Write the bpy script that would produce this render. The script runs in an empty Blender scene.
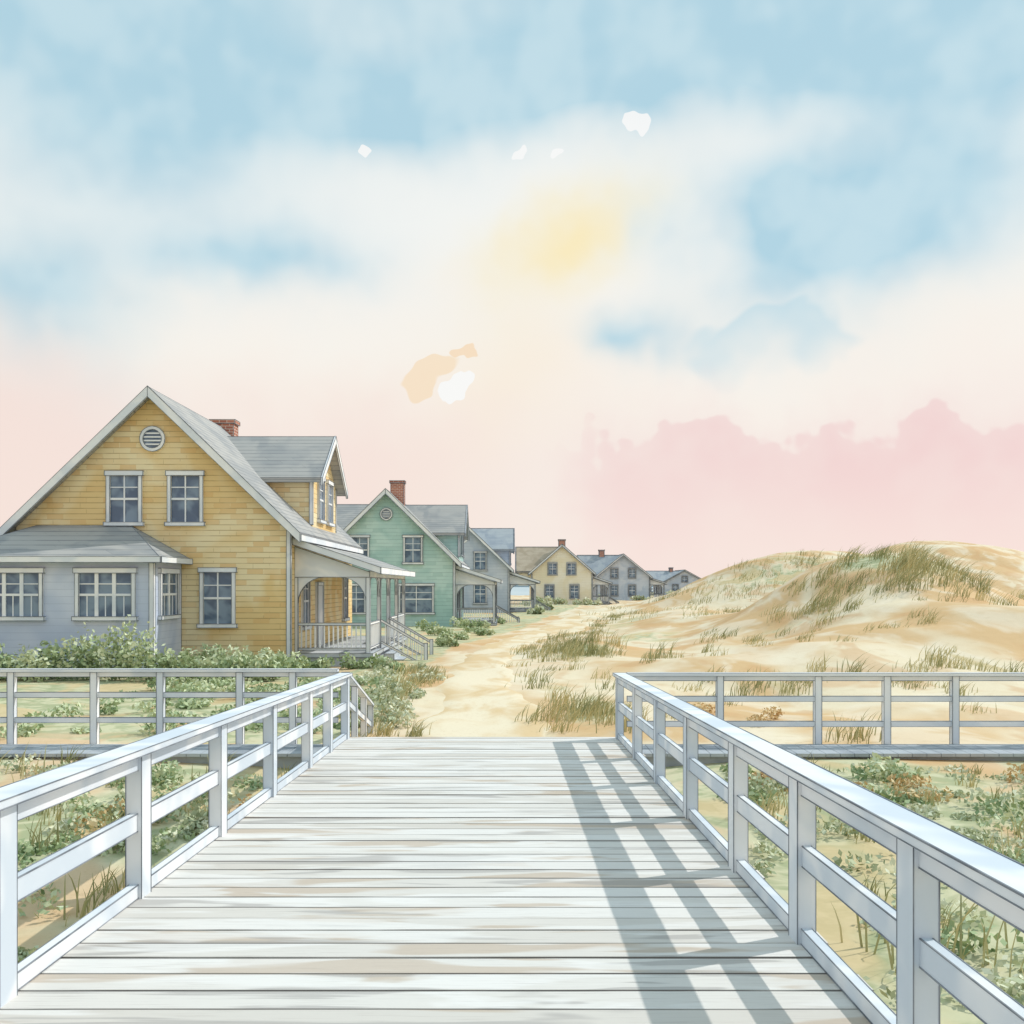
import bpy, math, random
import numpy as np
from mathutils import Vector
random.seed(7); rng=np.random.default_rng(7)
sc=bpy.context.scene
CAMZ=1.85; SL=0.031

def lin(c):
    if isinstance(c,str):
        c=c.lstrip('#'); c=[int(c[i:i+2],16)/255 for i in (0,2,4)]
    else: c=[v/255 for v in c]
    return tuple(((v/12.92) if v<=0.04045 else ((v+0.055)/1.055)**2.4) for v in c)+(1.0,)

class NT:
    def __init__(s,nt): s.nt=nt
    def n(s,t,**kw):
        x=s.nt.nodes.new(t)
        for k,v in kw.items(): setattr(x,k,v)
        return x
    def put(s,sock,v):
        if v is None: return
        if isinstance(v,bpy.types.NodeSocket): s.nt.links.new(v,sock)
        else: sock.default_value=v
    def m(s,op,a,b=None,c=None,clamp=False):
        x=s.n('ShaderNodeMath',operation=op); x.use_clamp=clamp
        s.put(x.inputs[0],a); s.put(x.inputs[1],b); s.put(x.inputs[2],c)
        return x.outputs[0]
    def mix(s,f,a,b,blend='MIX'):
        x=s.n('ShaderNodeMix',data_type='RGBA',blend_type=blend)
        s.put(x.inputs[0],f); s.put(x.inputs[6],a); s.put(x.inputs[7],b)
        return x.outputs[2]
    def ss(s,v,a,b,lo=0.0,hi=1.0):
        x=s.n('ShaderNodeMapRange',interpolation_type='SMOOTHSTEP')
        s.put(x.inputs[0],v); x.inputs[1].default_value=a; x.inputs[2].default_value=b
        x.inputs[3].default_value=lo; x.inputs[4].default_value=hi
        return x.outputs[0]
    def noise(s,vec,scale,detail=3,rough=.5,dist=0.0):
        x=s.n('ShaderNodeTexNoise'); s.put(x.inputs['Vector'],vec)
        x.inputs['Scale'].default_value=scale; x.inputs['Detail'].default_value=min(detail,3)
        x.inputs['Roughness'].default_value=rough; x.inputs['Distortion'].default_value=dist
        return x.outputs['Fac'],x.outputs['Color']
    def mapping(s,vec,scale=(1,1,1),loc=(0,0,0)):
        x=s.n('ShaderNodeMapping'); s.put(x.inputs[0],vec)
        x.inputs['Scale'].default_value=scale; x.inputs['Location'].default_value=loc
        return x.outputs[0]
    def sep(s,v):
        x=s.n('ShaderNodeSeparateXYZ'); s.put(x.inputs[0],v); return x.outputs
    def comb(s,a,b,c):
        x=s.n('ShaderNodeCombineXYZ'); s.put(x.inputs[0],a); s.put(x.inputs[1],b); s.put(x.inputs[2],c); return x.outputs[0]

def newmat(name):
    m=bpy.data.materials.new(name); m.use_nodes=True
    nt=m.node_tree; T=NT(nt); b=nt.nodes['Principled BSDF']
    b.inputs['Specular IOR Level'].default_value=0.15
    b.inputs['Roughness'].default_value=0.85
    tc=T.n('ShaderNodeTexCoord')
    return m,T,b,tc

def wmat(name,c1,c2,scale=1.2,rough=.85,ext=None):
    m,T,b,tc=newmat(name); b.inputs['Roughness'].default_value=rough
    f,_=T.noise(tc.outputs['Object'],scale,2,.6,.6)
    k=T.ss(f,.40,.60)
    col=T.mix(k,lin(c1),lin(c2))
    if ext: col=ext(T,tc,col)
    T.put(b.inputs['Base Color'],col)
    return m

def siding(cm,w=.34,h=.19,dark='#8a7a5c',amt=.6,rand=.25):
    def ext(T,tc,col):
        s=T.sep(tc.outputs['Object'])
        v=T.comb(T.m('ADD',s[0],s[1]),s[2],0.0)
        br=T.n('ShaderNodeTexBrick'); T.put(br.inputs['Vector'],v)
        br.offset=.37; br.offset_frequency=2
        br.inputs['Scale'].default_value=1.0; br.inputs['Brick Width'].default_value=w
        br.inputs['Row Height'].default_value=h; br.inputs['Mortar Size'].default_value=.010
        br.inputs['Mortar Smooth'].default_value=.3
        br.inputs['Color1'].default_value=(0,0,0,1); br.inputs['Color2'].default_value=(1,1,1,1)
        br.inputs['Mortar'].default_value=(.5,.5,.5,1)
        col=T.mix(T.m('MULTIPLY',T.ss(br.outputs['Color'],.55,1.0),rand),col,lin(cm))
        nz,_=T.noise(T.mapping(tc.outputs['Object'],(1,1,5)),1.1,2,.6)
        # horizontal course line under each row is strong, the vertical joints faint and broken
        fz=T.m('FRACT',T.m('DIVIDE',s[2],h)); cl_=T.ss(T.m('ABSOLUTE',T.m('SUBTRACT',fz,.5)),.5-.014/h,.5-.004/h)
        hl=T.m('MULTIPLY',cl_,T.ss(nz,.34,.58,amt*.45,amt))
        vl=T.m('MULTIPLY',br.outputs['Fac'],T.ss(nz,.48,.62,0.0,amt*.45))
        line=T.m('MAXIMUM',hl,vl)
        return T.mix(line,col,lin(dark))
    return ext

class MB:
    def __init__(s,ink=True): s.v=[]; s.f=[]; s.e=[]; s.ink=ink
    def box(s,x0,x1,y0,y1,z0,z1):
        b=len(s.v)
        s.v+= [(x0,y0,z0),(x1,y0,z0),(x1,y1,z0),(x0,y1,z0),(x0,y0,z1),(x1,y0,z1),(x1,y1,z1),(x0,y1,z1)]
        for q in ((0,3,2,1),(4,5,6,7),(0,1,5,4),(1,2,6,5),(2,3,7,6),(3,0,4,7)): s.f.append([b+i for i in q])
        if s.ink: s.e+=[(b+i,b+j) for i,j in ((0,1),(1,2),(2,3),(3,0),(4,5),(5,6),(6,7),(7,4),(0,4),(1,5),(2,6),(3,7))]
    def prism(s,pts,vec,ink=True):
        b=len(s.v); n=len(pts)
        s.v+=[tuple(p) for p in pts]+[(p[0]+vec[0],p[1]+vec[1],p[2]+vec[2]) for p in pts]
        s.f.append([b+i for i in range(n)][::-1]); s.f.append([b+n+i for i in range(n)])
        for i in range(n):
            j=(i+1)%n; s.f.append([b+i,b+j,b+n+j,b+n+i])
            if s.ink and ink: s.e+=[(b+i,b+j),(b+n+i,b+n+j),(b+i,b+n+i)]
    def fan(s,pts,vec):
        for i in range(1,len(pts)-1):
            b=len(s.v); s.prism([pts[0],pts[i],pts[i+1]],vec,ink=False)
            if s.ink: s.e+=[(b+1,b+2),(b+4,b+5)]
    def beam(s,p,q,w,h):
        p=Vector(p);q=Vector(q);d=(q-p).normalized()
        up=Vector((0,0,1)); side=d.cross(up)
        if side.length<1e-4: side=Vector((1,0,0))
        side.normalize(); u=side.cross(d).normalized()
        pts=[p+side*(w/2)*a+u*(h/2)*c for a,c in ((-1,-1),(1,-1),(1,1),(-1,1))]
        s.prism([tuple(x) for x in pts],tuple(q-p))
    def obj(s,name,mat,parent=None,tf=None,lw=0):
        me=bpy.data.meshes.new(name)
        v=s.v if tf is None else [tf(*p) for p in s.v]
        me.from_pydata(v,[],s.f)
        import bmesh
        bm=bmesh.new(); bm.from_mesh(me); bmesh.ops.recalc_face_normals(bm,faces=bm.faces); bm.to_mesh(me); bm.free()
        me.materials.append(mat)
        o=bpy.data.objects.new(name,me); sc.collection.objects.link(o)
        if parent: o.parent=parent
        if lw and s.e: edge_beads(name+'_edge_lines',v,s.e,lw,parent)
        return o
def edge_beads(name,v,E,lw,parent):
    V=np.array(v,float); E=np.array(E); A=V[E[:,0]]; B=V[E[:,1]]
    d=B-A; L=np.linalg.norm(d,axis=1); ok=L>lw*2.5; A=A[ok];B=B[ok];d=d[ok]/L[ok][:,None]; n=len(A)
    key=set(); keep=[]
    for i in range(n):
        k=tuple(sorted((tuple(np.round(A[i],3)),tuple(np.round(B[i],3)))))
        if k in key: continue
        key.add(k); keep.append(i)
    A=A[keep];B=B[keep];d=d[keep]; n=len(A)
    ref=np.where(np.abs(d[:,2:3])>.9,np.array([[1.,0,0]]),np.array([[0,0,1.]]))
    s=np.cross(d,ref); s/=np.linalg.norm(s,axis=1)[:,None]; u=np.cross(s,d)
    r=(lw*.5*rng.uniform(.7,1.25,n))[:,None]
    P=[]
    for base in (A,B):
        for a,c in ((-1,-1),(1,-1),(1,1),(-1,1)): P.append(base+s*a*r+u*c*r)
    P=np.stack(P,1).reshape(-1,3); b=np.arange(n)[:,None]*8
    F=np.concatenate([b+np.array([q]) for q in ((0,1,5,4),(1,2,6,5),(2,3,7,6),(3,0,4,7))]).tolist()
    me=bpy.data.meshes.new(name); me.from_pydata(P.tolist(),[],F); me.materials.append(inkm)
    o=bpy.data.objects.new(name,me); sc.collection.objects.link(o)
    if parent: o.parent=parent
def empty(name,loc=(0,0,0),rz=0):
    e=bpy.data.objects.new(name,None); e.location=loc; e.rotation_euler=(0,0,rz); sc.collection.objects.link(e); return e
inkm=wmat('pencil_gray_edge','#71777f','#8d9299',2.5)

# ---------------------------------------------------------------- terrain
def G(x,y,cx,cy,a,sx,sy): return a*np.exp(-((x-cx)/sx)**2-((y-cy)/sy)**2)
def TH(x,y):
    x=np.asarray(x,float); y=np.asarray(y,float)
    z=-0.64+0*x
    z=z-G(x,y,-.4,15,.30,3.0,5)
    z=z-.12*np.clip((12-y)/10,0,1)
    z=z+G(x,y,15.0,42,3.7,4.8,9)+G(x,y,23.5,48,2.0,6,10)+G(x,y,24,86,4.9,9.5,14)+G(x,y,40,95,4.6,10,18)
    z=z+G(x,y,8.0,29,.75,3.6,4)+G(x,y,16,29,1.3,5,4.5)+G(x,y,2.8,36,.5,1.6,2.5)+G(x,y,11,60,.9,4,8)
    z=z+G(x,y,60,110,5.5,22,30)
    n=(np.sin(x*.55+1.3*np.sin(y*.23))*np.cos(y*.4+.8*np.sin(x*.31))*.14+np.sin(x*1.7+y*.9+np.sin(y*1.3))*.035)
    amp=np.clip((x-2)/4,0,1)*np.clip((y-16)/6,0,1)+.25
    z=z+n*amp
    t=np.clip((y-245)/40,0,1); z=z*(1-t)+(-4.0)*t
    return z
def th(x,y): return float(TH(x,y))

def axis(segs):
    out=[]
    for a,b,n in segs: out+=list(np.linspace(a,b,n,endpoint=False))
    out.append(segs[-1][1]); return np.array(out)
xs=axis([(-3000,-200,8),(-200,-40,20),(-40,-15,35),(-15,35,200),(35,80,60),(80,300,30),(300,3000,8)])
ys=axis([(-60,-2,15),(-2,60,220),(60,120,100),(120,300,60),(300,4500,10)])
X,Y=np.meshgrid(xs,ys); Z=TH(X,Y)
nx,ny=len(xs),len(ys)
me=bpy.data.meshes.new('ground')
V=np.stack([X.ravel(),Y.ravel(),Z.ravel()],1)
ii=np.arange(nx-1)[None,:]+nx*np.arange(ny-1)[:,None]; ii=ii.ravel()
F=np.stack([ii,ii+1,ii+nx+1,ii+nx],1)
me.from_pydata(V.tolist(),[],F.tolist())
for p in me.polygons: p.use_smooth=True
pcy=np.array([15.6,18,21,25,29,34,40,47,56,70,90,120.]); pcx=np.array([-.35,-.4,-.5,-.75,-.8,-.7,-.3,.9,2.9,5.0,8.2,12.5]); pcw=np.array([1.9,1.35,1.05,.95,.95,.85,.9,1.1,1.4,1.8,2.2,2.6])
def veg(x,y):
    v=np.zeros_like(x)
    near=np.clip((16.0-y)/2,0,1)*np.clip((np.abs(x+.4)-1.9)/.6,0,1)
    v=np.maximum(v,near*.6)
    pc=np.interp(y,pcy,pcx); pw=np.interp(y,pcy,pcw)
    left=np.clip((pc-pw-.2-x)/1.0,0,1)*np.clip((y-15)/1,0,1)*np.clip((130-y)/10,0,1)
    v=np.maximum(v,left*.66)
    right=G(x-(pc+pw),y,1.2,22,.5,1.2,6)+G(x-(pc+pw),y,1.6,38,.45,1.5,7)+G(x-(pc+pw),y,2.2,60,.5,2.0,12)
    v=np.maximum(v,right)
    v=np.maximum(v,G(x,y,15.0,40,.66,4,4)); v=np.maximum(v,G(x,y,2.4,34,.62,1.7,2.2)); v=np.maximum(v,G(x,y,1.5,19.5,.6,.9,2.3))
    v=np.maximum(v,G(x,y,22,78,.55,9,9)); v=np.maximum(v,G(x,y,9,24,.48,6,2.5)); v=np.maximum(v,G(x,y,6,44,.52,3,6)); v=np.maximum(v,G(x,y,10,36,.5,2.5,3))
    return v
vg=veg(V[:,0],V[:,1])
at=me.attributes.new('veg','FLOAT','POINT'); at.data.foreach_set('value',vg.astype(np.float32))
m,T,b,tc=newmat('sand_and_grass')
P=tc.outputs['Object']
f1,_=T.noise(T.mapping(P,(1,.6,1)),.26,3,.55,.5); f2,_=T.noise(P,2.2,3,.6,.4); f3,_=T.noise(T.mapping(P,(.8,.45,1)),.6,3,.55,.6)
sand=T.mix(T.ss(f1,.40,.58),lin('#e6d7ba'),lin('#d5b487'))
sand=T.mix(T.ss(f3,.50,.60,0,.55),sand,lin('#ebdfc9'))
sand=T.mix(T.ss(f3,.46,.38,0,.5),sand,lin('#cda273'))
sand=T.mix(T.ss(f2,.5,.75,0,.2),sand,lin('#c0a071'))
ft,_=T.noise(P,38,2,.7); sand=T.mix(T.ss(ft,.5,.8,0,.25),sand,lin('#a98c66'))
gr=T.mix(T.ss(f2,.42,.58),lin('#a9ae88'),lin('#cbc8a6'))
gr=T.mix(T.ss(f3,.52,.60,0,.7),gr,lin('#d6bc90'))
a=T.n('ShaderNodeAttribute',attribute_name='veg')
k=T.ss(T.m('ADD',a.outputs['Fac'],T.m('MULTIPLY',T.m('SUBTRACT',f3,.5),1.5)),.40,.60)
T.put(b.inputs['Base Color'],T.mix(k,sand,gr))
bp=T.n('ShaderNodeBump'); bp.inputs['Strength'].default_value=.35; bp.inputs['Distance'].default_value=.05
T.put(bp.inputs['Height'],f2); T.put(b.inputs['Normal'],bp.outputs[0])
me.materials.append(m)
o=bpy.data.objects.new('ground',me); sc.collection.objects.link(o)

yy=np.linspace(15.6,120,300); vs=[];fs=[]; M=9
for i,y in enumerate(yy):
    c=np.interp(y,pcy,pcx); w=np.interp(y,pcy,pcw)
    wl=w*(1+.13*math.sin(y*1.1)+.07*math.sin(y*2.7)); wr=w*(1+.13*math.sin(y*.9+2)+.07*math.sin(y*3.1))
    for j in range(M):
        t=j/(M-1); x=c-wl+(wl+wr)*t
        vs.append((x,y,th(x,y)+.03-(.05 if j in(0,M-1) else 0)))
for i in range(len(yy)-1):
    for j in range(M-1):
        a0=i*M+j; fs.append((a0,a0+1,a0+M+1,a0+M))
me=bpy.data.meshes.new('sand_path'); me.from_pydata(vs,[],fs)
for p in me.polygons: p.use_smooth=True
m,T,b,tc=newmat('path_sand'); P=tc.outputs['Object']
f1,_=T.noise(T.mapping(P,(1,.5,1)),.8,3,.6,.6); f2,_=T.noise(P,14,2,.7)
c=T.mix(T.ss(f1,.42,.62),lin('#e9dbc0'),lin('#dcc197')); c=T.mix(T.ss(f2,.5,.8,0,.3),c,lin('#c3a477'))
T.put(b.inputs['Base Color'],c); me.materials.append(m)
o=bpy.data.objects.new('sand_path',me); sc.collection.objects.link(o)

mb=MB(); mb.box(-3500,3500,262,4400,-2.2,-1.2)
seam=wmat('sea_water','#9fb7c2','#b4c6cc',.02,rough=.35); mb.obj('sea',seam)
mb=MB()
N=80
for i in range(N):
    x0=-1200+2600*i/N; x1=-1200+2600*(i+1)/N
    h=lambda x: 9+5*math.sin(x*.006+1)+2.5*math.sin(x*.017)
    mb.prism([(x0,1500,-3),(x1,1500,-3),(x1,1500,h(x1)),(x0,1500,h(x0))],(0,60,0))
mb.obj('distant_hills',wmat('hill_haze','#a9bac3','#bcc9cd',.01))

# ---------------------------------------------------------------- boardwalk
white=wmat('white_painted_wood','#e8eaec','#cdd6df',1.3)
whiteH=wmat('white_house_trim','#f0f1f2','#dbe1e8',.8)
m,T,b,tc=newmat('weathered_planks'); P=tc.outputs['Object']; s=T.sep(P)
BWID=.235
row=T.m('FLOOR',T.m('DIVIDE',T.m('ADD',s[1],1.4),BWID))
wn=T.n('ShaderNodeTexWhiteNoise',noise_dimensions='1D'); T.put(wn.inputs['W'],row)
base=T.mix(wn.outputs['Value'],lin('#dfdcd7'),lin('#cdc7bf'))
sv=T.comb(T.m('ADD',s[0],T.m('MULTIPLY',wn.outputs['Value'],37.0)),s[1],0.0)
fa,_=T.noise(T.mapping(sv,(.5,2.4,1)),1.0,3,.55,.5)
base=T.mix(T.ss(fa,.56,.61,0,.6),base,lin('#bba791'))
fb,_=T.noise(T.mapping(sv,(.4,3.5,1),(9,3,0)),1.0,3,.6,.6)
base=T.mix(T.ss(fb,.57,.62,0,.6),base,lin('#a5a19e'))
fc,_=T.noise(T.mapping(sv,(.5,2.5,1),(2,13,0)),1.0,3,.6,.6)
base=T.mix(T.ss(fc,.5,.56,0,.6),base,lin('#e8e6e3'))
fg,_=T.noise(T.mapping(sv,(2.2,60,1)),1.0,3,.7)
base=T.mix(T.ss(fg,.5,.8,0,.4),base,lin('#9a9089'))
fr=T.m('FRACT',T.m('DIVIDE',T.m('ADD',s[1],1.4),BWID)); ed=T.m('ABSOLUTE',T.m('SUBTRACT',fr,.5))
base=T.mix(T.m('MULTIPLY',T.ss(ed,.43,.465),T.ss(fb,.40,.55,.15,.8)),base,lin('#6d6863'))
T.put(b.inputs['Base Color'],base)
plank=m
beamm=wmat('weathered_beam','#b3b9bf','#99a0a8',1.2)
XL,XR=-2.45,1.68; YE=15.16
shear=lambda x,y,z:(x,y,z-SL*y)
bw=empty('wooden_boardwalk')
mb=MB(); y=-1.4
while y<YE-.1:
    dz=random.uniform(-.003,.003)
    mb.box(XL-.1+random.uniform(-.02,.02),XR+.12+random.uniform(-.02,.02),y+.006,y+BWID-.006,-.045+dz,dz); y+=BWID
mb.obj('planks',plank,bw,shear)
mb=MB()
for x in (XL-.02,-1.4,-.4,.6,XR+.04): mb.box(x-.05,x+.05,-1.4,YE-.15,-.26,-.05)
mb.box(XL-.08,XR+.1,YE-.14,YE-.09,-.27,-.05)
for yy_ in (0,2.5,5,7.5,10,12.5,14.8):
    for x in (XL+.12,XR-.12): mb.box(x-.07,x+.07,yy_-.07,yy_+.07,-1.2,-.05)
mb.obj('joists',beamm,bw,shear)

def railing(name,x,posts,side):
    e=empty(name); mb=MB(); y0,y1=posts[0],posts[-1]
    for p in posts: mb.box(x-.052,x+.052,p-.085,p+.085,-.16,.945)
    mb.obj('posts',white,e,shear,lw=.0055)
    mb=MB(); mb.box(x-.095,x+.095,y0-.12,y1+.08,.948,.99); mb.obj('cap_rail',white,e,shear,lw=.0065)
    mb=MB()
    mb.box(x-.03,x+.03,y0-.1,y1,.84,.945)
    mb.box(x-.026,x+.026,y0-.1,y1,.44,.555)
    mb.box(x-.03,x+.03,y0-.1,y1,.004,.09)
    mb.obj('rails',white,e,shear,lw=.0055)
    return e
railing('wooden_railing',XL,[-1.2,.8,2.8,4.8,6.63,8.45,10.3,12.2,13.6,15.05],1)
railing('wooden_railing',XR,[-1.2,.6,2.4,4.1,5.71,7.3,9.2,11.1,13.0,15.05],-1)

st=empty('wooden_stairs'); mb=MB(); z0=-SL*YE
for i in range(3):
    mb.box(XL-.05,XR+.05,YE-.05+i*.32,YE+.30+i*.32,z0-.14*(i+1)-.05,z0-.14*(i+1))
mb.obj('treads',plank,st)
mb=MB()
for x in (XL,XR):
    mb.prism([(x-.03,YE-.06,z0-.06),(x-.03,YE+.95,z0-.48),(x-.03,YE+.95,z0-.75),(x-.03,YE-.06,z0-.35)],(.06,0,0))
mb.obj('stringers',beamm,st)
mb=MB(); x=XL-.02
pe=(x,18.0,z0+.16)
mb.beam((x,15.2,z0+.97),pe,.12,.05); mb.beam((x,15.2,z0+.55),(x,18.0,z0-.2),.05,.09)
for y_ in (16.1,17.1,17.95):
    t=(y_-15.2)/2.8; mb.box(x-.045,x+.045,y_-.045,y_+.045,-1.1,z0+.95-.8*t)
mb.obj('handrail',white,st,lw=.008)

def crossfence(name,x0,x1,posts,dz=0):
    e=empty(name); yb=15.12; zb=z0+dz
    mb=MB()
    for p in posts: mb.box(p-.05,p+.05,yb-.05,yb+.05,zb-.55,zb+.945)
    mb.obj('posts',whiteH,e,lw=.008)
    mb=MB(); mb.box(x0,x1,yb-.08,yb+.08,zb+.948,zb+.99)
    mb.box(x0,x1,yb-.022,yb+.022,zb+.875,zb+.945); mb.box(x0,x1,yb-.022,yb+.022,zb+.56,zb+.64); mb.box(x0,x1,yb-.022,yb+.022,zb+.18,zb+.26)
    mb.obj('rails',whiteH,e,lw=.007)
crossfence('wooden_fence',-14,XL-.12,[-3.25,-4.05,-5.25,-6.25,-7.5,-8.7,-9.9,-11.2,-12.5,-13.9],.06)
crossfence('wooden_fence',XR+.12,14,[3.2,4.68,5.72,6.75,8,9.2,10.5,11.8,13,13.9])
for x0,x1 in ((-14,XL-.15),(XR+.17,14)):
    e=empty('side_boardwalk'); mb=MB(); xx=x0
    while xx<x1-.1:
        mb.box(xx+.004,min(xx+.2,x1),14.2,15.05,z0-.12,z0-.075); xx+=.205
    mb.obj('planks',beamm,e)
    mb=MB(); mb.box(x0,x1,14.3,14.36,z0-.32,z0-.122); mb.box(x0,x1,14.95,15.0,z0-.32,z0-.122); mb.obj('joists',beamm,e)

# ---------------------------------------------------------------- houses
glass,T,b,tc=newmat('window_glass')
f,_=T.noise(tc.outputs['Object'],1.7,2,.5,.4)
T.put(b.inputs['Base Color'],T.mix(T.ss(f,.4,.6),lin('#536780'),lin('#7e92a6')))
b.inputs['Roughness'].default_value=.12; b.inputs['Specular IOR Level'].default_value=.5
brick,T,b,tc=newmat('chimney_brick'); s=T.sep(tc.outputs['Object'])
br=T.n('ShaderNodeTexBrick'); T.put(br.inputs['Vector'],T.comb(T.m('ADD',s[0],s[1]),s[2],0.0))
br.inputs['Scale'].default_value=1; br.inputs['Brick Width'].default_value=.28; br.inputs['Row Height'].default_value=.11; br.inputs['Mortar Size'].default_value=.012
br.inputs['Color1'].default_value=lin('#b97c68'); br.inputs['Color2'].default_value=lin('#a06657'); br.inputs['Mortar'].default_value=lin('#d3c0b2')
T.put(b.inputs['Base Color'],br.outputs['Color'])

def window(fr,gl,axis,c,w,z0,z1,pos,sgn,mul=1):
    def bx(m,a0,a1,za,zb,d):
        p0,p1=(pos-.02*sgn,pos+d*sgn); p0,p1=min(p0,p1),max(p0,p1)
        if axis=='x': m.box(a0,a1,p0,p1,za,zb)
        else: m.box(p0,p1,a0,a1,za,zb)
    h=w/2; t=.11
    bx(gl,c-h+.01,c+h-.01,z0+.01,z1-.01,.012)
    bx(fr,c-h-t,c-h,z0,z1,.07); bx(fr,c+h,c+h+t,z0,z1,.07)
    bx(fr,c-h-t-.04,c+h+t+.04,z1,z1+.14,.09); bx(fr,c-h-t-.06,c+h+t+.06,z0-.11,z0,.12)
    zm=(z0+z1)/2; fr.ink=False
    k=2 if mul==1 else mul; mw=.02 if mul==1 else .05
    cuts=[c-h+w*i/k for i in range(1,k)]
    ed=[c-h]+cuts+[c+h]
    for xx in cuts: bx(fr,xx-mw,xx+mw,z0,z1,.05 if mul>1 else .034)
    for i in range(k):
        a0=ed[i]+(mw if i>0 else 0); a1=ed[i+1]-(mw if i<k-1 else 0)
        bx(fr,a0,a1,zm-.032,zm+.032,.045); bx(fr,a0,a1,(zm+z1)/2-.015,(zm+z1)/2+.015,.028)
        if mul>1: bx(fr,(a0+a1)/2-.014,(a0+a1)/2+.014,z0,zm-.033,.03)
    fr.ink=True

def house(name,loc,W,ze,za,L,wallm,roofm,wins,dr=None,dl=None,bay=None,porch=True,chim=(0.0,6.5,.78),steps=None,rz=0,vent=True,baym=None):
    e=empty(name,loc,rz); LW=loc[1]*.00062
    wl=MB(); rf=MB(); tr=MB(); gl=MB(False)
    wl.prism([(-W,0,-.6),(W,0,-.6),(W,0,ze),(0,0,za),(-W,0,ze)],(0,L,0))
    sl=(za-ze)/W; oh=.38; t=.13
    def roofpair(axis,c0,half,zr,slp,p0,p1):
        tv=t*math.sqrt(1+slp*slp)
        for s_ in (-1,1):
            a=c0+s_*half; ze_=zr-slp*half
            if axis=='y': pts=[(c0,p0,zr),(a,p0,ze_),(a,p0,ze_+tv),(c0,p0,zr+tv)]; rf.prism(pts,(0,p1-p0,0))
            else: pts=[(p0,c0,zr),(p0,a,ze_),(p0,a,ze_+tv),(p0,c0,zr+tv)]; rf.prism(pts,(p1-p0,0,0))
    roofpair('y',0,W+oh,za+.01,sl,-.4,L+.35)
    def rake(axis,c0,half,zr,slp,pos,d):
        tv=t*math.sqrt(1+slp*slp)
        for s_ in (-1,1):
            a=c0+s_*half; z2=zr-slp*half; hh=.27*math.sqrt(1+slp*slp)*.8
            P_=[(c0,zr+tv+.012),(a+s_*.02,z2+tv-.008),(a+s_*.02,z2+tv-hh),(c0,zr+tv-hh)]
            if axis=='y': tr.prism([(p,pos,q) for p,q in P_],(0,d,0))
            else: tr.prism([(pos,p,q) for p,q in P_],(d,0,0))
    rake('y',0,W+oh,za+.01,sl,-.403,-.07)
    zf=za-sl*(W+oh)
    for s_ in (-1,1):
        x=s_*(W+oh); tr.box(min(x,x+s_*.05),max(x,x+s_*.05),-.39,L+.3,zf-.05,zf+.14)
    for s_ in (-1,1):
        x=s_*W; tr.box(x-.09 if s_>0 else x-.03,x+.03 if s_>0 else x+.09,-.03,.1,-.55,ze-.1)
        if s_>0: tr.box(x+.0301,x+.035,-.03,.12,-.55,ze-.12)
    for D,sg in ((dr,1),(dl,-1)):
        if not D: continue
        yc,hw,zed,zad,xo=D
        x1=sg*(W+xo)
        wl.prism([(0,yc-hw,2.5),(0,yc+hw,2.5),(0,yc+hw,zed),(0,yc,zad),(0,yc-hw,zed)],(x1,0,0))
        s2=(zad-zed)/hw
        roofpair('x',yc,hw+.3,zad+.01,s2,0,x1+sg*.35)
        rake('x',yc,hw+.3,zad+.01,s2,x1+sg*.353,sg*.06)
        for cc in (-.75,.75): window(tr,gl,'y',yc+cc*hw*.5,.85,zed-1.35,zed+.05,x1,sg)
        for s_ in (-1,1): tr.box(min(x1-sg*.08,x1+sg*.03),max(x1-sg*.08,x1+sg*.03),yc+s_*hw-.06,yc+s_*hw+.06,ze+.3,zed)
    for (c,w,a,b_) in wins: window(tr,gl,'x',c,w,a,b_,0,-1)
    if vent:
        N_=20; zc=za-1.3; tr.ink=False
        ring=[(math.cos(2*math.pi*i/N_),math.sin(2*math.pi*i/N_)) for i in range(N_)]
        for i in range(N_):
            a_,b_=ring[i],ring[(i+1)%N_]
            tr.prism([(a_[0]*.38,-.07,zc+a_[1]*.38),(b_[0]*.38,-.07,zc+b_[1]*.38),(b_[0]*.28,-.07,zc+b_[1]*.28),(a_[0]*.28,-.07,zc+a_[1]*.28)],(0,.08,0))
            n_=len(tr.v); tr.e+=[(n_-8,n_-7),(n_-6,n_-5)]
        gl.prism([(p[0]*.28,-.02,zc+p[1]*.28) for p in ring],(0,.03,0))
        for k in (-.16,-.05,.06,.17): 
            hw_=math.sqrt(.075-k*k); tr.box(-hw_,hw_,-.05,-.021,zc+k-.025,zc+k+.02)
        tr.ink=True
    for yw in (2.2,L-2): window(tr,gl,'y',yw,.9,1.0,2.6,W,1)
    door=MB(); door.box(W-.02,W+.05,4.1,5.05,.15,2.3)
    tr.box(W-.02,W+.08,3.98,4.1,.1,2.42); tr.box(W-.02,W+.08,5.05,5.17,.1,2.42); tr.box(W-.02,W+.085,4.1,5.05,2.3,2.42)
    door.obj('door',whiteH,e)
    if bay:
        bx0,bx1,bd,bh,bws=bay
        bm_=MB(); bm_.box(bx0,bx1,-bd,-.01,-.6,bh); bm_.obj('sunroom_walls',baym,e,lw=LW)
        zt=bh+1.0; o_=.3
        A=(bx0-o_,-bd-o_,bh-.02);B=(bx1+o_,-bd-o_,bh-.02);C=(bx1+o_,-.02,bh-.02);Dd=(bx0-o_,-.02,bh-.02)
        E_=(bx0+1.5,-.02,zt);F_=(bx1-1.5,-.02,zt)
        b0=len(rf.v); rf.v+=[A,B,C,Dd,E_,F_]; rf.f+=[[b0,b0+1,b0+5,b0+4],[b0+1,b0+2,b0+5],[b0,b0+4,b0+3],[b0+3,b0+4,b0+5,b0+2],[b0,b0+3,b0+2,b0+1]]
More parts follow.
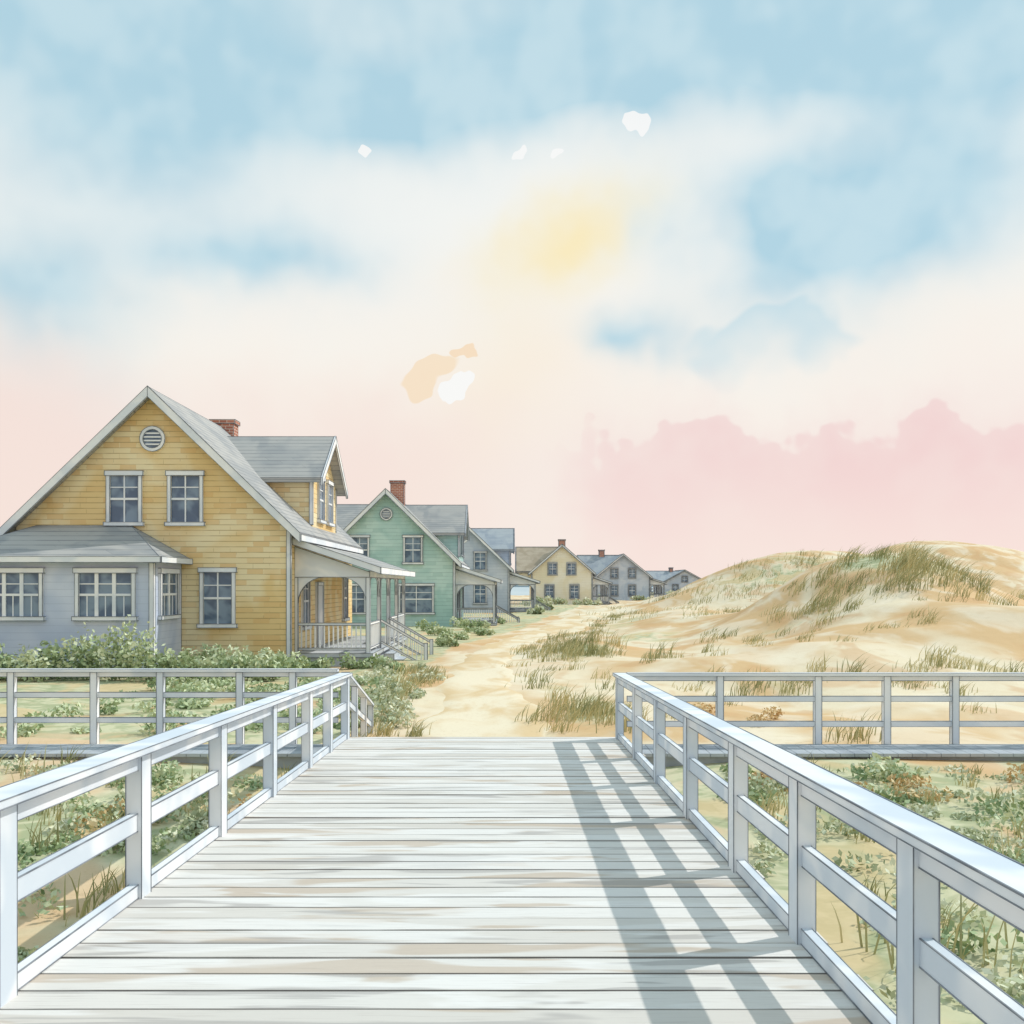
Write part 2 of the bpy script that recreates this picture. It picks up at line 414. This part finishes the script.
        rf.e+=[(b0,b0+1),(b0+1,b0+2),(b0+1,b0+5),(b0+2,b0+5),(b0+4,b0+5),(b0,b0+4)]
        tr.box(bx0-o_-.02,bx1+o_+.02,-bd-o_-.04,-bd-o_+.01,bh-.16,bh+.0); tr.box(bx1+o_-.03,bx1+o_+.04,-bd-o_+.011,-.01,bh-.16,bh+.0)
        tr.box(bx1-.1,bx1+.025,-bd-.025,-bd+.1,-.5,bh-.17)
        for xc,ww in bws: window(tr,gl,'x',xc,ww,1.45,2.65,-bd,-1,3)
        window(tr,gl,'y',-bd*.5,1.3,1.45,2.65,bx1,1,2)
    ch=MB(); cx_,cy_,chh=chim; zb=za-abs(cx_)*sl
    ch.box(cx_-.42,cx_+.42,cy_-.3,cy_+.3,zb-1.0,za+chh); ch.box(cx_-.48,cx_+.48,cy_-.36,cy_+.36,za+chh+.002,za+chh+.14); ch.obj('chimney',brick,e,lw=LW)
    if porch:
        D_=porch; x0=W+.001; x1=W+D_; y0=.7; y1=L-.8; zf_=.22
        pf=MB(); pf.box(x0,x1+.1,y0-.05,y1,zf_-.12,zf_); pf.box(x0,x1+.0,y0,y1-.05,-.6,zf_-.122); pf.obj('porch_floor',porchm,e,lw=LW)
        rf.prism([(x0,y0-.3,3.62),(x1+.35,y0-.3,2.72),(x1+.35,y0-.3,2.84),(x0,y0-.3,3.74)],(0,y1-y0+.6,0))
        tr.box(x1+.35,x1+.4,y0-.32,y1+.3,2.66,2.86)
        tr.prism([(x0,y0-.302,3.55),(x1+.38,y0-.302,2.66),(x1+.38,y0-.302,2.86),(x0,y0-.302,3.76)],(0,-.05,0))
        tr.prism([(x0,y0,2.56),(x1,y0,2.56),(x1,y0,2.72),(x0,y0,3.5)],(0,.05,0))
        tr.box(x1-.1,x1,y0+.051,y1,2.55,2.75)
        npst=5; py=[y0+.06+(y1-y0-.12)*i/(npst-1) for i in range(npst)]
        R=.62
        for i,p in enumerate(py):
            tr.box(x1-.11,x1+.01,p-.06,p+.06,zf_,2.55)
            for s_ in (-1,1):
                if (i==0 and s_<0) or (i==npst-1 and s_>0): continue
                pts=[(x1-.08,p+s_*.06,2.55)]+[(x1-.08,p+s_*(.06+R-R*math.sin(a)),2.55-R+R*math.cos(a)) for a in [j*math.pi/2/7 for j in range(8)]]
                tr.fan(pts,(.05,0,0))
        tr.box(x0,x0+.1,y0,y0+.1,zf_,2.55)
        R2=.8
        for xx,s_ in ((x0+.1,1),(x1-.11,-1)):
            pts=[(xx,y0+.02,2.56)]+[(xx+s_*(R2-R2*math.sin(a)),y0+.02,2.56-R2+R2*math.cos(a)) for a in [j*math.pi/2/7 for j in range(8)]]
            tr.fan(pts,(0,.05,0))
        ra=MB()
        ra.box(x0+.1,x1-.11,y0+.02,y0+.08,zf_+.86,zf_+.93); ra.box(x0+.1,x1-.11,y0+.02,y0+.08,zf_+.1,zf_+.16)
        ra.ink=False
        xx=x0+.2
        while xx<x1-.15: ra.box(xx-.02,xx+.02,y0+.03,y0+.07,zf_+.16,zf_+.86); xx+=.14
        sb=1 if steps is None else steps
        for i in range(npst-1):
            if i==sb: continue
            a_,b_=py[i]+.06,py[i+1]-.06
            ra.ink=True
            ra.box(x1-.08,x1-.02,a_,b_,zf_+.86,zf_+.93); ra.box(x1-.08,x1-.02,a_,b_,zf_+.1,zf_+.16)
            ra.ink=False
            yv=a_+.08
            while yv<b_: ra.box(x1-.07,x1-.03,yv-.02,yv+.02,zf_+.16,zf_+.86); yv+=.14
        ra.obj('porch_railing',whiteH,e,lw=LW)
        sp=MB(); a_,b_=py[sb]+.1,py[sb+1]-.1; rise=.2
        for i in range(4): sp.box(x1+.1+i*.32,x1+.1+i*.32+.34,a_,b_,-.7,zf_-rise*(i+1)+.0)
        sp.obj('porch_steps',porchm,e,lw=LW)
        hr=MB()
        for yv in (a_-.02,b_+.02):
            hr.beam((x1,yv,zf_+.92),(x1+1.5,yv,zf_+.05),.07,.07); hr.beam((x1,yv,zf_+.2),(x1+1.5,yv,zf_-.62),.05,.06)
            hr.box(x1+1.45,x1+1.56,yv-.05,yv+.05,-.9,zf_+.15)
            hr.ink=False
            for j in range(1,10):
                t_=j/10; hr.box(x1+1.5*t_-.015,x1+1.5*t_+.015,yv-.015,yv+.015,zf_+.2-.82*t_,zf_+.9-.87*t_)
            hr.ink=True
        hr.obj('stair_handrails',whiteH,e,lw=LW)
    wl.obj('walls',wallm,e); rf.obj('roof',roofm,e,lw=LW); tr.obj('window_frames_and_trim',whiteH,e,lw=LW*.9); gl.obj('windows',glass,e)
    return e

def roofmat(name,c1,c2,dark='#70757c'):
    return wmat(name,c1,c2,.7,ext=siding(c2,.9,.15,dark,.8,.5))
porchm=wmat('porch_paint','#ccd1d6','#b8bfc6',1)
yellow=wmat('yellow_shingles','#eedfb8','#e6ca93',.45,ext=siding('#dfb87e',.5,.165,'#9c8256',.85,.6))
green=wmat('green_shingles','#c0dad6','#a8c9c6',.5,ext=siding('#98bab6',.6,.22,'#6a8c8c',.7,.4))
gblue=wmat('blue_gray_siding','#c8d0dc','#b2bfd0',.5,ext=siding('#a3b0c4',3,.26,'#7e8ca0',.5,.2))
cream=wmat('cream_siding','#efeada','#e9e0c6',.4,ext=siding('#e2d6b8',3,.32,'#b8ae90',.4,.2))
bayw=wmat('sunroom_siding','#d6ddec','#c2cde2',.5,ext=siding('#bac6da',4,.2,'#98a4ba',.35,.2))
rgray=roofmat('gray_roof_shingles','#9fa1a2','#b3b2af','#686b70')
rgray2=roofmat('blue_gray_roof','#9da6b0','#b0b7bc','#76808c')
rtan=roofmat('tan_roof','#c6b9a6','#b5a793','#8c7f6d')

house('yellow_shingle_house',(-10.65,30,-.47),4.1,4.05,8.0,12,yellow,rgray,
  [(-.85,.85,4.2,5.6),(.98,.85,4.2,5.6),(1.95,.85,1.15,2.7)],dr=(6.0,2.3,5.95,7.5,-.05),bay=(-5.0,.85,2.4,3.1,[(-.45,1.45),(-3.0,1.45)]),baym=bayw,porch=2.3,chim=(0,7.6,.35),steps=1)
house('green_shingle_house',(-7.3,60,-.7),4.1,4.05,8.1,12,green,rgray,
  [(-1.6,.95,3.9,5.4),(1.6,.95,3.9,5.4),(1.8,1.9,.9,2.5),(-1.8,.95,.9,2.5)],dr=(6.5,2.7,5.9,7.7,.1),dl=(6.0,2.6,5.9,7.7,.3),porch=2.4,chim=(.3,3.5,.9),steps=2)
house('blue_gray_house',(-4.0,90,-.66),4.1,4.05,8.0,12,gblue,rgray2,
  [(-1.5,.95,3.9,5.4),(1.5,.95,3.9,5.4),(1.5,.95,.9,2.5),(-1.5,.95,.9,2.5)],dr=(6.5,2.8,5.9,7.8,.1),porch=2.4,chim=(-1.6,8.5,.5),steps=2)
house('cream_house',(6.9,128,-.7),3.9,4.2,7.6,12,cream,rtan,
  [(-1.2,1.0,3.9,5.3),(1.2,1.0,3.9,5.3),(1.6,1.0,.9,2.5),(-1.6,1.0,.9,2.5)],dl=(4.5,3.0,4.4,7.4,1.6),porch=2.2,chim=(.2,4.0,.8),vent=False)
house('blue_gray_house',(18.2,158,-.7),4.2,3.9,7.3,12,gblue,rgray2,
  [(-1.4,1.0,3.7,5.1),(1.4,1.0,3.7,5.1),(1.4,1.0,.9,2.5),(-1.4,1.0,.9,2.5)],dl=(4.5,3.0,4.3,7.2,2.4),porch=2.4,chim=(-3,4.5,.8),vent=False)
house('gray_cottage',(41,232,-.4),5.5,2.6,5.6,13,gblue,rgray2,
  [(-2.2,1.2,.9,2.3),(2.2,1.2,.9,2.3),(0,1.2,3,4.2)],dl=(5,3.4,3.0,5.4,4.5),porch=2.6,chim=(-2.4,5,.6),vent=False)
house('gray_cottage',(33,262,-.3),4.5,2.8,5.2,11,bayw,rgray,
  [(-2,1.1,.9,2.2),(2,1.1,.9,2.2)],porch=2.2,chim=(0,4,.6),vent=False)

# ---------------------------------------------------------------- vegetation
def leafmat(name,dark,mid,light):
    m,T,b,tc=newmat(name)
    a=T.n('ShaderNodeAttribute',attribute_name='shade')
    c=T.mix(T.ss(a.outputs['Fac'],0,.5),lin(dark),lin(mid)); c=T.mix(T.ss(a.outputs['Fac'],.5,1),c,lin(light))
    T.put(b.inputs['Base Color'],c)
    return m
lg=leafmat('leaf_green','#869b72','#b2c096','#d6dcba')
lsage=leafmat('leaf_sage','#9aa583','#c2c9a8','#e0e0c6')
lochre=leafmat('leaf_ochre','#c2a070','#d8bc8c','#e8d6ae')
grassm=leafmat('grass_blades','#8a8d62','#b3ae80','#d8c998')

def mkmesh(name,V,F,shade,mat):
    me=bpy.data.meshes.new(name); me.from_pydata(V.tolist(),[],F.tolist() if hasattr(F,'tolist') else F)
    at=me.attributes.new('shade','FLOAT','POINT'); at.data.foreach_set('value',np.asarray(shade,np.float32))
    me.materials.append(mat); o=bpy.data.objects.new(name,me); sc.collection.objects.link(o); return o
def leaves(name,clumps,mat,size=.07):
    P=[];S=[];Z=[]
    for (x,y,rx,ry,h,n) in clumps:
        sub=max(3,int(n/60)); 
        for k in range(sub):
            a=rng.uniform(0,6.28); r=math.sqrt(rng.uniform(0,1))*.85
            cx=x+rx*r*math.cos(a); cy_=y+ry*r*math.sin(a); hh=h*(1-.6*r*r)*rng.uniform(.6,1.05)
            sh=rng.uniform(.05,.95); m_=n//sub
            d=rng.normal(size=(m_,3)); d/=np.linalg.norm(d,axis=1)[:,None]; d*=rng.uniform(.5,1.1,size=(m_,1))
            rr=np.array([rx*.42,ry*.42,hh*.5]); q=d*rr
            q[:,0]+=cx;q[:,1]+=cy_; q[:,2]+=hh*.5+th(cx,cy_)
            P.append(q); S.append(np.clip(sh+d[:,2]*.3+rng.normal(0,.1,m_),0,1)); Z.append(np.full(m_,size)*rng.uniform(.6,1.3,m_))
    P=np.concatenate(P);S=np.concatenate(S);Z=np.concatenate(Z); n=len(P)
    a=rng.normal(size=(n,3)); a/=np.linalg.norm(a,axis=1)[:,None]
    b_=np.cross(a,rng.normal(size=(n,3))); b_/=np.linalg.norm(b_,axis=1)[:,None]
    a*=Z[:,None]; b_*=Z[:,None]*.55
    V=np.stack([P-a,P+b_,P+a,P-b_],1).reshape(-1,3); F=np.arange(4*n).reshape(-1,4)
    return mkmesh(name,V,F,np.repeat(S,4),mat)
def grass(name,tufts,mat,wind=(.35,0.05)):
    X_=[];Y_=[];H_=[];SH=[]
    for (x,y,r,h,n) in tufts:
        X_.append(x+rng.normal(0,r*.5,n));Y_.append(y+rng.normal(0,r*.5,n)); H_.append(h*rng.uniform(.35,1.15,n)); SH.append(np.clip(rng.normal(rng.uniform(.1,.9),.2,n),0,1))
    x=np.concatenate(X_);y=np.concatenate(Y_);h=np.concatenate(H_);sh=np.concatenate(SH); z=TH(x,y)-.02; n=len(x)
    a=rng.uniform(0,6.28,n); ln=rng.uniform(.1,.6,n)
    dx=np.cos(a)*ln+wind[0]; dy=np.sin(a)*ln+wind[1]
    w=.005+.005*h+.00012*y
    pa=rng.uniform(-.6,.6,n); wx=np.cos(pa)*w; wy=np.sin(pa)*w
    rows=[]
    for t,ww in ((0,1),(.4,.85),(.75,.5)):
        bx=x+dx*h*t*t; by=y+dy*h*t*t; bz=z+h*(t-.18*t*t)
        rows.append(np.stack([bx-wx*ww,by-wy*ww,bz],1)); rows.append(np.stack([bx+wx*ww,by+wy*ww,bz],1))
    rows.append(np.stack([x+dx*h,y+dy*h,z+h*.82],1))
    V=np.stack(rows,1).reshape(-1,3); b0=np.arange(n)*7
    q1=np.stack([b0,b0+1,b0+3,b0+2],1).tolist(); q2=np.stack([b0+2,b0+3,b0+5,b0+4],1).tolist(); q3=np.stack([b0+4,b0+5,b0+6],1).tolist()
    return mkmesh(name,V,q1+q2+q3,np.repeat(sh,7),mat)

cl=[]
for i in range(30):
    x=-15.8+i*.33; px=508+x*1000/26.3
    h=1.75 if 60<px<150 else (1.25 if px<=60 else 1.05)
    cl.append((x,26.3+rng.uniform(-.4,.4),.6,.5,h*rng.uniform(.8,1.08),330))
for i in range(12): cl.append((-9.0+i*.27,28.4+rng.uniform(-.4,.3),.5,.5,rng.uniform(.6,.95),280))
leaves('foundation_shrub',cl,lg,.075)
cl=[(x,y,.6,.5,h,260) for x,y,h in ((-4.1,30,.5),(-3.4,29,.4),(-5,29.5,.55),(-5.9,29.6,.5),(-2.6,40,.6),(-3,44,.8),(-3.3,49,.7),(-4.5,54,.9),(-2.3,55,.8),(-1.6,58,.7),(-3,58,.8),(-.8,63,.6),(-1.2,50,.5),(-2.2,46,.5),(-1.8,52,.5))]
leaves('beach_shrub',cl,lg,.08)
cl=[(2.5,86,.9,.8,.9,200),(4,100,1.2,1,1,200),(3,120,1.5,1,1.6,250),(4.4,124,1.3,1,1.4,200),(9.5,124,1.3,1,1.3,200),(11,126,1.4,1,1.1,200),(6.5,125,1.3,1,1.0,200),(14,152,1.6,1,1.5,200),(20,153,1.6,1,1.3,200),(23,155,2,1,1.4,200),(30,220,3,2,1.8,260),(38,226,3,2,1.8,260),(46,226,3,2,1.8,260)]
leaves('beach_shrub',cl,lsage,.2)
cl=[(rng.uniform(-3.6,-1.9),rng.uniform(17.5,29),.35,.4,rng.uniform(.2,.42),160) for _ in range(30)]
leaves('beach_plants',cl,lsage,.05)
cl=[(rng.uniform(-8.5,-3.2),rng.uniform(16,26),.6,.6,rng.uniform(.15,.55),rng.integers(90,230)) for _ in range(50)]
leaves('beach_plants',cl,lg,.055)
def scatter(n,x0,x1,y0,y1): return [(rng.uniform(x0,x1),rng.uniform(y0,y1),rng.uniform(.25,.75),rng.uniform(.25,.75),rng.uniform(.06,.4)**1.1,int(rng.uniform(60,280))) for _ in range(n)]
leaves('low_plants',scatter(62,-9,-3.05,4.2,13.4),lg,.038)
leaves('low_plants',scatter(22,-9,-3.05,4.2,13.4),lsage,.045)
leaves('ochre_plants',scatter(14,-9,-3.0,4.2,13.4),lochre,.034)
leaves('low_plants',scatter(62,2.4,9,3.5,13.4),lsage,.038)
leaves('low_plants',scatter(24,2.4,9,3.5,13.4),lg,.042)
cl=scatter(14,2.4,9,6,13.4)+[(rng.uniform(3.4,5),rng.uniform(17.5,20),.4,.4,.32,160) for _ in range(6)]
leaves('ochre_plants',cl,lochre,.034)

tf=[]
for _ in range(40):
    x=rng.normal(15.0,1.5); tf.append((x,rng.normal(38.6,1.6),.5,rng.uniform(.5,1.2),30))
for _ in range(16): tf.append((rng.normal(12.2,1.0),rng.normal(37,1.0),.4,rng.uniform(.4,.9),30))
for _ in range(9): tf.append((rng.normal(19.5,2.0),rng.normal(42,2),.4,rng.uniform(.4,.8),24))
for _ in range(40): tf.append((rng.uniform(7,20),rng.uniform(28,42),.35,rng.uniform(.25,.6),18))
grass('dune_grass',tf,grassm,(.55,.05))
tf=[]
for _ in range(24): tf.append((rng.normal(2.5,.75),rng.normal(34.0,1.0),.4,rng.uniform(.3,.8),34))
for _ in range(20): tf.append((rng.normal(1.6,.45),rng.normal(19.3,1.0),.3,rng.uniform(.25,.7),34))
for _ in range(16): tf.append((rng.normal(-2.5,.4),rng.normal(20,2),.2,rng.uniform(.25,.45),40))
for _ in range(12): tf.append((rng.normal(-2.3,.4),rng.normal(26,2),.3,rng.uniform(.25,.45),30))
for _ in range(18): tf.append((rng.normal(8.6,1.8),rng.normal(24,1.2),.35,rng.uniform(.25,.65),34))
for _ in range(26): tf.append((rng.uniform(1.2,14),rng.uniform(19,34),.3,rng.uniform(.2,.45),22))
for y in np.linspace(24,75,34):
    tf.append((np.interp(y,pcy,pcx)+np.interp(y,pcy,pcw)+rng.uniform(.1,1.2),y,.4,rng.uniform(.2,.5),26))
grass('dune_grass',tf,grassm)
tf=[]
for _ in range(34): tf.append((rng.normal(21,4),rng.normal(78,4),1,rng.uniform(.5,.9),24))
for _ in range(30): tf.append((rng.uniform(6,16),rng.uniform(50,90),1,rng.uniform(.3,.6),22))
grass('dune_grass',tf,grassm)
tf=[]
for _ in range(120):
    s_=rng.choice([-1,1]); x=rng.uniform(-9,-2.9) if s_<0 else rng.uniform(2.2,9); tf.append((x,rng.uniform(4,13.7),.15,rng.uniform(.2,.5),20))
for x,y in ((5.4,15.9),(5.7,16.1),(-7,12.5),(-6.7,12.8),(3.0,6.8),(2.9,7.1)): tf.append((x,y,.5,rng.uniform(.5,.8),26))
grass('beach_grass',tf,grassm,(.15,0))

# ---------------------------------------------------------------- world
w=bpy.data.worlds.new('World'); sc.world=w; w.use_nodes=True; T=NT(w.node_tree)
try:
    w.cycles.sampling_method='MANUAL'; w.cycles.sample_map_resolution=256
except Exception as ex: print(ex)
bg=w.node_tree.nodes['Background']
sky=T.n('ShaderNodeTexSky',sky_type='NISHITA'); sky.sun_disc=False
SV=Vector((.95,.46,1.0)).normalized()
sky.sun_elevation=math.asin(SV.z); sky.sun_rotation=math.atan2(SV.x,SV.y)
tc=T.n('ShaderNodeTexCoord'); D=tc.outputs['Generated']
_,nc=T.noise(D,3.2,2,.5,0); ns=T.sep(nc)
_,nc2=T.noise(D,16,2,.6,0); ns2=T.sep(nc2)
_,nc3=T.noise(D,55,1,.6,0); ns3=T.sep(nc3)
s=T.sep(D)
u0=T.m('ARCTAN2',s[0],s[1]); hyp=T.m('SQRT',T.m('ADD',T.m('MULTIPLY',s[0],s[0]),T.m('MULTIPLY',s[1],s[1])))
v0=T.m('DIVIDE',s[2],T.m('MAXIMUM',hyp,.05))
def warp(a,n,amt): return T.m('ADD',a,T.m('MULTIPLY',T.m('SUBTRACT',n,.5),amt))
u=warp(warp(u0,ns[0],.30),ns2[0],.06); v=warp(warp(v0,ns[1],.22),ns2[1],.05)
u2=warp(u0,ns2[0],.08); v2=warp(v0,ns2[1],.08)
u3=warp(warp(u0,ns2[0],.02),ns3[0],.03); v3=warp(warp(v0,ns2[1],.02),ns3[1],.03)
def vec3(a,b_): return T.comb(a,b_,0.0)
def pos(px,py):
    a=(px-508)/1000; return math.atan(a),(585-py)/1000/math.sqrt(1+a*a)
UV=vec3(u,v); UV2=vec3(u2,v2); UV3=vec3(u3,v3)
def blob(px,py,rx,ry,W_=None,rot=0):
    a,b_=pos(px,py)
    mp=T.n('ShaderNodeMapping',vector_type='TEXTURE'); T.put(mp.inputs[0],W_ or UV)
    mp.inputs['Location'].default_value=(a,b_,0); mp.inputs['Scale'].default_value=(rx/1000,ry/1000,1); mp.inputs['Rotation'].default_value=(0,0,math.radians(rot))
    d=T.n('ShaderNodeVectorMath',operation='DOT_PRODUCT'); T.put(d.inputs[0],mp.outputs[0]); T.put(d.inputs[1],mp.outputs[0])
    return T.m('EXPONENT',T.m('MULTIPLY',d.outputs['Value'],-1.0))
def addall(l):
    r=l[0]
    for x in l[1:]: r=T.m('ADD',r,x)
    return r
col=lin('#f6f7f3')
col=T.mix(T.ss(v,.36,.18),col,lin('#fbf4ea'))
col=T.mix(T.ss(v,.24,.10),col,lin('#f8ebe3'))
blue=addall([blob(160,130,150,85),blob(400,105,200,55),blob(720,85,230,60),blob(910,180,120,95),blob(250,262,85,32),blob(70,310,75,75),blob(850,275,100,45),blob(735,245,55,50),blob(640,345,55,22),T.ss(v,.40,.56)])
blue=T.m('MULTIPLY',blue,T.ss(ns[2],.25,.6,.6,1.0),clamp=True)
bcol=T.mix(T.ss(ns2[2],.35,.65),lin('#abd2e2'),lin('#bfdde8'))
col=T.mix(T.m('MULTIPLY',blue,.92),col,bcol)
col=T.mix(T.m('MULTIPLY',blob(565,240,75,42,UV2,25),.8,clamp=True),col,lin('#fdeab0'))
col=T.mix(T.m('MULTIPLY',blob(490,380,90,70),.45),col,lin('#fbebd2'))
def hard(px,py,rx,ry,lo=.42,hi=.5,W_=None,rot=0): return T.ss(blob(px,py,rx,ry,W_ or UV2,rot),lo,hi)
col=T.mix(T.m('MULTIPLY',hard(770,345,80,36,.3,.5),T.m('MULTIPLY',T.ss(v2,.19,.27),.6)),col,lin('#bcdbe6'))
_,ec=T.noise(T.comb(u0,0.0,0.0),9,3,.65); en=T.sep(ec)
edge=T.m('ADD',.095,T.m('MULTIPLY',en[0],.10)); d=T.m('SUBTRACT',T.m('ADD',edge,T.m('ADD',T.m('MULTIPLY',T.m('SUBTRACT',ns2[1],.5),.10),T.m('MULTIPLY',T.m('SUBTRACT',ns3[1],.5),.03))),v0)
# a firm wet edge in some places, soft bleeding in others, mottled inside
mh=T.ss(d,-.002,.006); msf=T.ss(d,-.05,.05)
mr=T.m('MULTIPLY',T.m('ADD',T.m('MULTIPLY',mh,.5),T.m('MULTIPLY',msf,.42)),T.ss(u2,.02,.14))
mr=T.m('MULTIPLY',mr,T.ss(ns[0],.30,.60,.62,1.0))
mr=T.m('MULTIPLY',mr,T.ss(ns2[0],.30,.60,.82,1.0))
pk=T.mix(T.ss(v0,.0,.14),lin('#f8e2dc'),lin('#f2d1cf'))
col=T.mix(mr,col,pk)
ml=T.m('MULTIPLY',T.ss(v,.24,.12),T.ss(u,.05,-.15)); col=T.mix(T.m('MULTIPLY',ml,.55),col,lin('#f7ddd3'))
col=T.mix(T.m('MULTIPLY',hard(432,376,40,11,.35,.45,None,28),.65),col,lin('#f8dcb4')); col=T.mix(T.m('MULTIPLY',hard(466,353,15,8,.4,.5,UV3),.65),col,lin('#f8d6aa'))
wm=addall([hard(*p,.4,.46,UV3,r_) for p,r_ in (((456,384,26,11),34),((638,122,13,12),0),((518,152,10,9),0),((556,154,8,5),30),((367,152,6,7),0))])
col=T.mix(T.m('MULTIPLY',wm,.9,clamp=True),col,lin('#fbfbf9'))
nis=T.mix(1.0,sky.outputs[0],(.10,.10,.10,1),'MULTIPLY')
fin=T.mix(.94,nis,col)
T.put(bg.inputs[0],fin); bg.inputs[1].default_value=1.02

L=bpy.data.lights.new('sun','SUN'); L.energy=2.7; L.angle=math.radians(.6); L.color=(1,.965,.91)
lo=bpy.data.objects.new('sun',L); lo.rotation_euler=SV.to_track_quat('Z','Y').to_euler(); lo.location=(20,10,30); sc.collection.objects.link(lo)

cam=bpy.data.cameras.new('camera'); co=bpy.data.objects.new('camera',cam); sc.collection.objects.link(co)
co.location=(0,0,CAMZ); co.rotation_euler=(math.radians(90),0,0)
cam.sensor_width=36; cam.lens=36*1000/1024; cam.shift_y=(585-512)/1024; cam.shift_x=4/1024; cam.clip_end=8000; cam.clip_start=.05
sc.camera=co
sc.view_settings.view_transform='Standard'; sc.view_settings.look='None'; sc.view_settings.exposure=0
